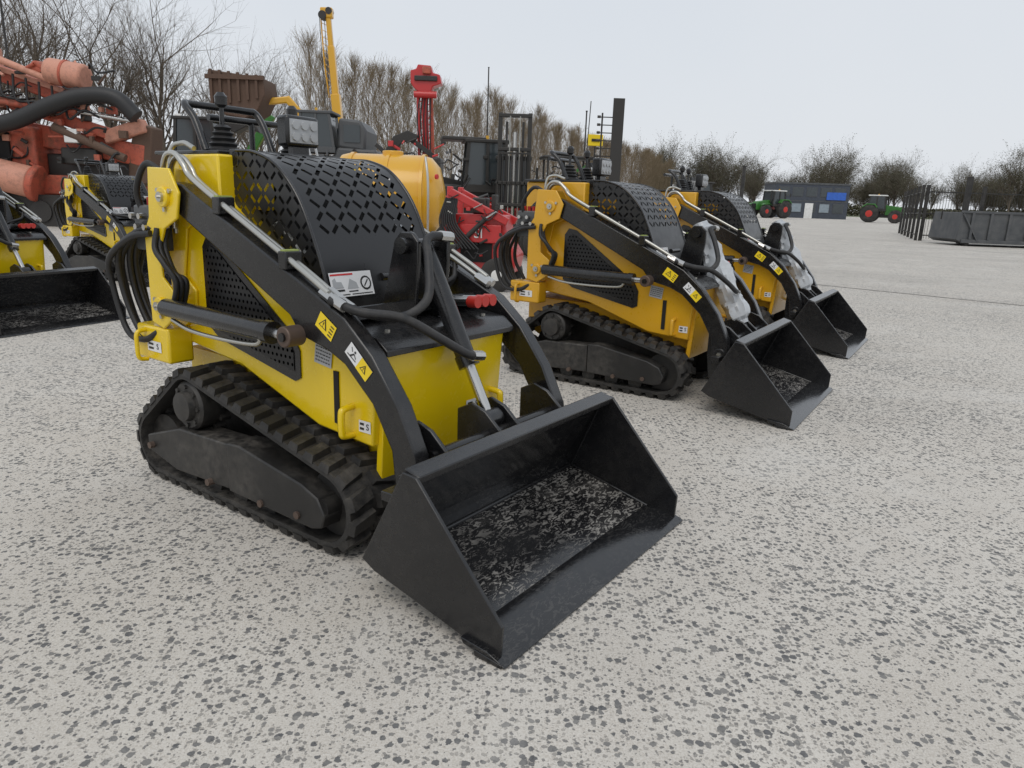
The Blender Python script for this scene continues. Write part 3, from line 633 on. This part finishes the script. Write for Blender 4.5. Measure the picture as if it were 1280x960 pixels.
# mobile crane
P=bgo('mobile_crane',418,36,0,.95)
for x in (-60,-30,40,70):
    for y in (-22,12): wheel(P,x,y,13,13,10)
box('carrier',-80,90,-25,25,14,34,Ya,P,3); box('superstructure',-30,40,-22,22,34,62,Ya,P,3); cab(P,-75,-50,-24,0,40,66,Ya,Ya)
A=Vector((12,0,60));B_=Vector((-2,0,248));
beam('boom_base',A,A.lerp(B_,.5),12,11,Ya,P,1); beam('boom_mid',A.lerp(B_,.48),A.lerp(B_,.8),9,8,Ya,P,1); beam('boom_top',A.lerp(B_,.78),B_,7,6,Ya,P,1)
box('boom_head',-11,4,-5,5,242,254,Ya,P,1.5); cyl('sheave',(-8,-6,245),(-8,6,245),5,Fr,P); cyl('sheave',(0,-6,250),(0,6,250),4,Fr,P)
tube('jib',[(-12,4,242),(-9,4,190),(-4,4,150)],.9,Ya,P,5); 
for i in range(12): beam('jib_lacing',(-12+i*.7,4,238-i*8),(-3,2,234-i*8),.7,.7,Ya,P)
for x in (-3,3): tube('hoist_rope',[(x-8,-7,242),(x-2,-9,100)],.4,Fr,P,4,smooth=False)
# red handler
P=bgo('red_handler_crane',533,24,0,.97)
for x in (-30,30):
    for y in (-25,12): wheel(P,x,y,18,19,14)
box('body',-55,50,-28,28,20,60,Rd,P,3); box('turret',-30,20,-20,20,60,95,Fr,P,3)
beam('mast',(0,0,90),(-3,0,176),8,8,Rd,P,1.5); beam('mast_rail',(8,0,90),(5,0,170),3,5,Sal,P,1); beam('mast_rail',(-9,0,90),(-11,0,170),2.5,4,Rd,P,1)
prism('mast_head',[(-15,176),(-19,182),(-19,196),(-12,198),(-10,203),(6,202),(8,194),(17,192),(19,182),(8,178),(6,170),(-10,172)],-10,10,Rd,P,1)
box('motor',-14,14,-13,-10,184,190,Fr,P,1); box('motor',-4,6,-15,-10,192,200,Sal,P,1); cyl('winch',(-14,-14,168),(14,-14,168),4,Rd,P)
for i in range(10): beam('mast_lacing',(-9,-4,96+i*8),(7,-4,104+i*8),1,1,Rd,P)
for i in range(5): tube('hose',[(-6+i*3,-10,172),(-10+i*4,-13,140),(-6+i*3,-11,100)],.8,Hs,P,5)
prism('grab_arm',[(-52,98),(-40,118),(-22,126),(-8,120),(-14,112),(-28,112),(-40,96)],-16,-8,Fr,P,1); beam('grab_link',(-25,-12,120),(10,-12,96),5,6,Fr,P,.5); beam('grab_link',(-50,-12,98),(-62,-12,108),4,5,Fr,P,.5)
clutter(P,-50,40,-30,-24,60,115,30,(Fr,Rd,Gy,Fr),13,.7)
# water tank trailer
P=bgo('tank_trailer',500,11.5)
lathe('tank',(-85,10,94),(1,0,0),[(0,10),(4,35),(14,48),(22,50),(112,50),(124,47),(134,36),(140,12)],Ya,P,40)
for x in (-60,-15,28): lathe('tank_band',(x,10,94),(1,0,0),[(0,50.3),(0,51.5),(4,51.5),(4,50.3)],Ya,P,40)
cyl('filler_lid',(-10,10,140),(-10,10,148),13,Ya,P,24,bev=1); box('trailer_frame',-95,60,-25,45,32,42,Gy,P,1); cyl('lamp',(48,-30,118),(50,-31,118),3,Lred,P)
for y in (-40,52): wheel(P,-10,y,24,24,14)
box('tank_saddle',-62,-52,-25,45,42,60,Ya,P,1); box('tank_saddle',22,32,-25,45,42,60,Ya,P,1)
box('label',-14,2,-39,-35,106,116,Lwht,P)
tube('ladder',[(40,-42,50),(40,-42,110),(36,-34,140)],1.5,Gs,P,6)
# red compact loader
P=bgo('red_compact_loader',602,9.8,R(-12))
for x in (-22,30):
    for y in (-28,20): wheel(P,x,y,20,21,14,Wh)
prism('chassis',[(-40,22),(48,22),(52,44),(40,62),(34,92),(-30,92),(-42,60)],-20,24,Rd,P,2); box('grille',-20,20,-22,-20,34,58,In,P)
beam('boom',(-34,-24,38),(-34,-22,124),6,7,Rd,P,1); beam('boom',(-34,24,38),(-34,24,124),6,7,Rd,P,1)
beam('boom_arm',(-34,-24,118),(40,-24,84),6,9,Rd,P,1); beam('boom_arm',(-34,24,118),(40,24,84),6,9,Rd,P,1); box('side_panel',-20,32,-26.5,-24.5,58,80,Rd,P,1)
text('SI',17,Lwht,P,Matrix.Translation((4,-27.4,69))@SIDE)
cyl('ram',(-26,-28,50),(14,-28,88),3,Fr,P); cyl('ram_rod',(14,-28,88),(26,-28,96),1.6,Ch,P); box('seat',-10,8,-8,12,92,112,Fr,P,2); box('steering',14,20,-6,8,92,116,Fr,P,1)
for i in range(8): tube('hose',[(-38+i*2,-26,110),(-44+i*3,-32,80),(-30+i*5,-30,50)],1.3,Hs,P,6)
clutter(P,-38,38,-30,-26,28,110,30,(Fr,Rd,Gs,Fr),14,.6)
# telehandler & forklift
P=bgo('telehandler',596,17,R(10))
for x in (-36,40):
    for y in (-35,22): wheel(P,x,y,26,27,18,Rd)
prism('body',[(-55,26),(62,26),(64,62),(40,76),(-50,80),(-58,60)],-30,30,Fr,P,3); box('body_stripe',-50,40,-32,-30,52,66,Rd,P,1)
cab(P,-18,34,-32,2,80,128,Fr,Fr); box('roof_visor',-46,6,-34,4,130,134,Fr,P,1); beam('boom',(-58,18,84),(70,18,60),14,16,Fr,P,1)
clutter(P,-55,30,-36,-32,60,110,22,(Fr,Gy,Fr,Gs),15,.7)
P=bgo('forklift',641,15.5)
for x in (-18,18): box('mast_rail',x-2.5,x+2.5,-4,4,10,172,Fr,P,.6)
for x in (-10,10): box('mast_inner_rail',x-1.5,x+1.5,-2,3,10,162,Fr,P,.5)
for z in (40,90,130,169): box('mast_cross',-20,20,-5,5,z-2,z+2,Fr,P,.5)
for x in (-6,6): tube('lift_chain',[(x,-5,20),(x,-5,168)],.7,Gs,P,4,smooth=False)
cyl('mast_ram',(0,0,10),(0,0,150),2.5,Ch,P); box('fork_carriage',-22,22,-9,-6,62,66,Fr,P,.6); box('fork_carriage',-22,22,-9,-6,88,92,Fr,P,.6)
for i in range(8): box('load_guard_bar',-20+i*5.5,-18.8+i*5.5,-9,-7.5,66,125,Fr,P)
box('load_guard_top',-20,20,-9.2,-7.4,124,126,Fr,P)
box('body',-24,24,8,80,12,60,Rd,P,3); cab(P,-22,22,14,60,62,118,Fr,Fr)
for y in (14,66):
    for x in (-24,24): wheel(P,x,y,14,14,8)
# dark compact tractor behind second loader
P=bgo('compact_tractor',706,15,R(6))
for x in (-30,30):
    for y in (-24,16): wheel(P,x,y,22,23,14,Ya)
prism('body',[(-42,24),(44,24),(46,60),(30,82),(-38,82)],-18,20,Gn,P,2); box('seat',-12,8,-8,12,82,102,Fr,P,3)
for x in (-26,24):
    for y in (-18,18): beam('rops_post',(x,y,80),(x,y,122),2.2,2.2,Fr,P)
box('canopy',-32,30,-22,22,122,126,Fr,P,1.5); box('warning_board',20,38,-26,-25,138,151,Lyel,P,.5); box('board_mark',24,34,-27,-26.2,143,146,Lblk,P); beam('board_post',(29,-24,122),(29,-24,141),1.5,1.5,Fr,P)
tube('antenna',[(22,-10,126),(24,-10,190)],.6,Fr,P,5,smooth=False)
clutter(P,-34,34,-24,-18,80,118,24,(Fr,Fr,Gy,Gn),16,.6)
P=bgo('wheel_loader',868,19,R(-8))
for x in (-30,30):
    for y in (-26,18): wheel(P,x,y,20,21,14,Ya)
prism('body',[(-42,22),(46,22),(46,56),(6,62),(-40,60)],-20,22,Gy,P,2); cab(P,-22,20,-20,18,60,84,Fr,Fr)
P=bgo('parked_car',798,45,R(15))
prism('car_body',[(-46,5),(46,5),(48,14),(44,20),(26,23),(14,34),(-22,35),(-36,24),(-48,20),(-49,10)],-18,18,Gy,P,2)
prism('car_glass',[(-32,24),(24,23.5),(13,33),(-21,34)],-18.3,18.3,Gl,P)
for x in (-30,30):
    for y in (-15,15): wheel(P,x,y,7,7,5)
P=bgo('loader_with_cab',262,30)
for x in (-36,36):
    for y in (-28,16): wheel(P,x,y,22,23,16,Gn)
prism('body',[(-46,26),(48,26),(50,62),(20,74),(-46,66)],-22,24,Gn,P,2); cab(P,-30,22,-22,20,74,116,Fr,Fr); beam('boom',(40,0,60),(82,0,126),8,10,Gn,P,1)
box('work_lamp',-26,-18,-24,-20,116,122,Wh,P,1)
# tall black mast post and thin poles
P=bgo('steel_post',765,14,0,.985)
box('post',-5,5,-4,4,0,203,Fr,P,.6); box('flange',-7,7,-5,-4,60,203,Fr,P,.3); box('base_plate',-14,14,-14,14,0,3,Fr,P)
box('rail',-20,-18,-1,.5,20,186,Fr,P)
for i in range(13): box('rung',-24,-5,-1.5,-.8,70+i*9.2,71.2+i*9.2,Fr,P); 
for i in range(13): cyl('insulator',(-25,-.5,71+i*9.2),(-21,-.5,71+i*9.2),1.6,Fr,P,8)
for (px,Y,hh,w) in ((925,30,2.75,.09),(727,30,4.6,.04),(607,60,11,.07),(30,50,13,.10)):
    X=(px-648)/928*Y; P=empty('slim_pole',(X,Y,0)); cyl('pole',(0,0,0),(0,0,hh),w,Fr,P,10,r1=w*.7); cyl('cap',(0,0,hh),(0,0,hh+.05),w,Fr,P,10)
# ------------------------------------------------------------------ fence + container at right
def fence(x,y,rz,n,h):
    P=empty('steel_fence',(x,y,0),R(rz))
    for i in range(n+1): box('post',i*2.4-.06,i*2.4+.06,-.06,.06,0,h+.1,Fr,P)
    for z in (.25,1.2,h-.2): box('rail',0,n*2.4,-.02,.02,z-.025,z+.025,Fr,P)
    v=[];f=[]
    for i in range(int(n*2.4/.12)):
        xx=i*.12;b=len(v);v+=[(xx-.010,-.03,.1),(xx+.010,-.03,.1),(xx+.010,-.03,h),(xx-.010,-.03,h)];f.append([b,b+1,b+2,b+3])
    mk('bars',v,f,Fr,P)
fence(18.3,33.5,-5,6,2.35); fence(18.2,33.7,66,5,2.35)
P=empty('slim_pole',(18.9,31.5,0)); box('pole',-.09,.09,-.09,.09,0,2.75,Fr,P)
P=empty('roll_off_container',(17.35,29.2,0),R(-4))
prism('tub',[(.0,.25),(.25,.12),(6.4,.12),(6.4,1.30),(.12,1.30)],0,2.3,Gy,P,.02)
box('top_rail',.05,6.45,-.06,.02,1.27,1.36,Gy,P,.01); box('bottom_rail',.2,6.4,-.07,-.0,.12,.26,Gy,P,.01)
for i in range(9): box('rib',.45+i*.7,.55+i*.7,-.08,0,.26,1.27,Gy,P,.01)
beam('diag',(.12,-.05,1.25),(.8,-.05,.2),.08,.05,Gy,P)
for x in (.5,5.9): cyl('roller',(x,.1,.09),(x,.5,.09),.09,Fr,P,14)
cyl('hook_bar',(-.15,1.1,1.0),(-.15,1.1,1.35),.03,Fr,P)
# ------------------------------------------------------------------ office building
P=empty('office_building',(38.4,112,0),R(-3))
Db=mat('dark_cladding',(.045,.055,.075),.5,dust=.1)
Wg=mat('bright_window',(.25,.30,.34),.08,dust=.02)
box('block',0,10.9,0,6,0,4.9,Db,P); box('parapet',-.1,11.0,-.1,6.1,4.9,5.15,Gy,P)
for fl in (0,1):
    for i in range(5):
        x=.6+i*2.05; z=.9+fl*2.3
        box('window_frame',x-.08,x+1.48,-.05,.0,z-.08,z+1.28,Gy,P); box('window',x,x+1.4,-.08,-.05,z,z+1.2,Wg if fl==0 and i%2 else Gl,P)
box('door',4.6,5.8,-.10,-.05,0,2.2,Wh,P); box('blue_sign',7.6,10.4,-.16,-.09,2.75,3.85,Lblu,P); box('grey_band',.2,10.7,-.04,0,2.42,2.55,Gy,P)
# ------------------------------------------------------------------ tractors
def tractor(X,Y,rz,s):
    P=empty('green_tractor',(X,Y,0),rz,s)
    for y in (-.95,.95): wheel(P,.95,y,.92,.92,.5,Lred2); wheel(P,-1.55,y,.68,.68,.42,Lred2)
    prism('hood',[(-2.3,.8),(-2.35,1.3),(-2.1,1.65),(-.5,1.85),(-.5,.8)],-.4,.4,Gn,P,.05); box('grille',-2.38,-2.34,-.3,.3,.85,1.45,In,P)
    box('chassis',-2.1,1.3,-.3,.3,.55,.9,Fr,P); cab(P,-.5,1.25,-.75,.75,1.45,2.75,Fr,Wh); box('front_weight',-2.75,-2.35,-.35,.35,.5,.9,Fr,P,.04)
    for y in (-.95,.95): prism('fender',[(.2,1.6),(.5,1.95),(1.3,1.95),(1.75,1.6),(1.65,1.55),(1.25,1.85),(.55,1.85),(.3,1.55)],y-.27,y+.27,Gn,P,.02); prism('front_fender',[(-2.1,1.35),(-1.8,1.5),(-1.3,1.5),(-1.0,1.35),(-1.3,1.44),(-1.8,1.44)],y-.2,y+.2,Gn,P)
    cyl('exhaust',(-.62,-.55,1.6),(-.62,-.55,2.8),.07,Fr,P,10)
    return P
tractor(33.6,99,R(25),1.25); tractor(43.3,89,R(150),1.12)
# ------------------------------------------------------------------ world, light, camera
w=bpy.data.worlds.new("World"); sc.world=w; w.use_nodes=True; nt=w.node_tree; T=NT(nt)
bg=nt.nodes['Background']; sky=T.n('ShaderNodeTexSky'); sky.sky_type='NISHITA'; sky.sun_disc=False; sky.sun_elevation=R(55); sky.sun_rotation=R(190); sky.dust_density=4; sky.air_density=1.2
tc=T.n('ShaderNodeTexCoord'); sp=T.n('ShaderNodeSeparateXYZ'); T.l(tc.outputs['Generated'],sp.inputs[0])
cl=T.noise(tc.outputs['Generated'],2.2,5,.5,.3)
over=T.mix(T.ramp(sp.outputs[2],0,.6),(.78,.81,.85,1),(.65,.71,.79,1))
over=T.mix(T.ramp(cl,.35,.7,0,.35),over,(.84,.86,.89,1))
sv=T.n('ShaderNodeVectorMath',operation='SCALE'); T.l(sky.outputs[0],sv.inputs[0]); sv.inputs['Scale'].default_value=.09
T.l(T.mix(.93,sv.outputs[0],over),bg.inputs[0]); bg.inputs[1].default_value=1.0
sd=bpy.data.lights.new('sun','SUN'); sd.energy=.9; sd.angle=R(35); sd.color=(1,.95,.88); so=bpy.data.objects.new('sun',sd); sc.collection.objects.link(so)
el=R(55);az=R(190)
dv=Vector((math.sin(az)*math.cos(el),math.cos(az)*math.cos(el),math.sin(el))); so.rotation_euler=dv.to_track_quat('Z','Y').to_euler(); so.location=(0,0,30)
cd=bpy.data.cameras.new('camera'); cam=bpy.data.objects.new('camera',cd); sc.collection.objects.link(cam); sc.camera=cam
cd.sensor_width=36; cd.lens=900/1280*36; cd.clip_end=3000; cd.clip_start=.05
p=math.atan(230/900); r=math.atan(.035)
cam.matrix_world=Matrix.Translation((0,0,1.167))@Matrix.Rotation(R(90)-p,4,'X')@Matrix.Rotation(r,4,'Z')
sc.view_settings.view_transform='Standard'; sc.view_settings.look='None'; sc.view_settings.exposure=0
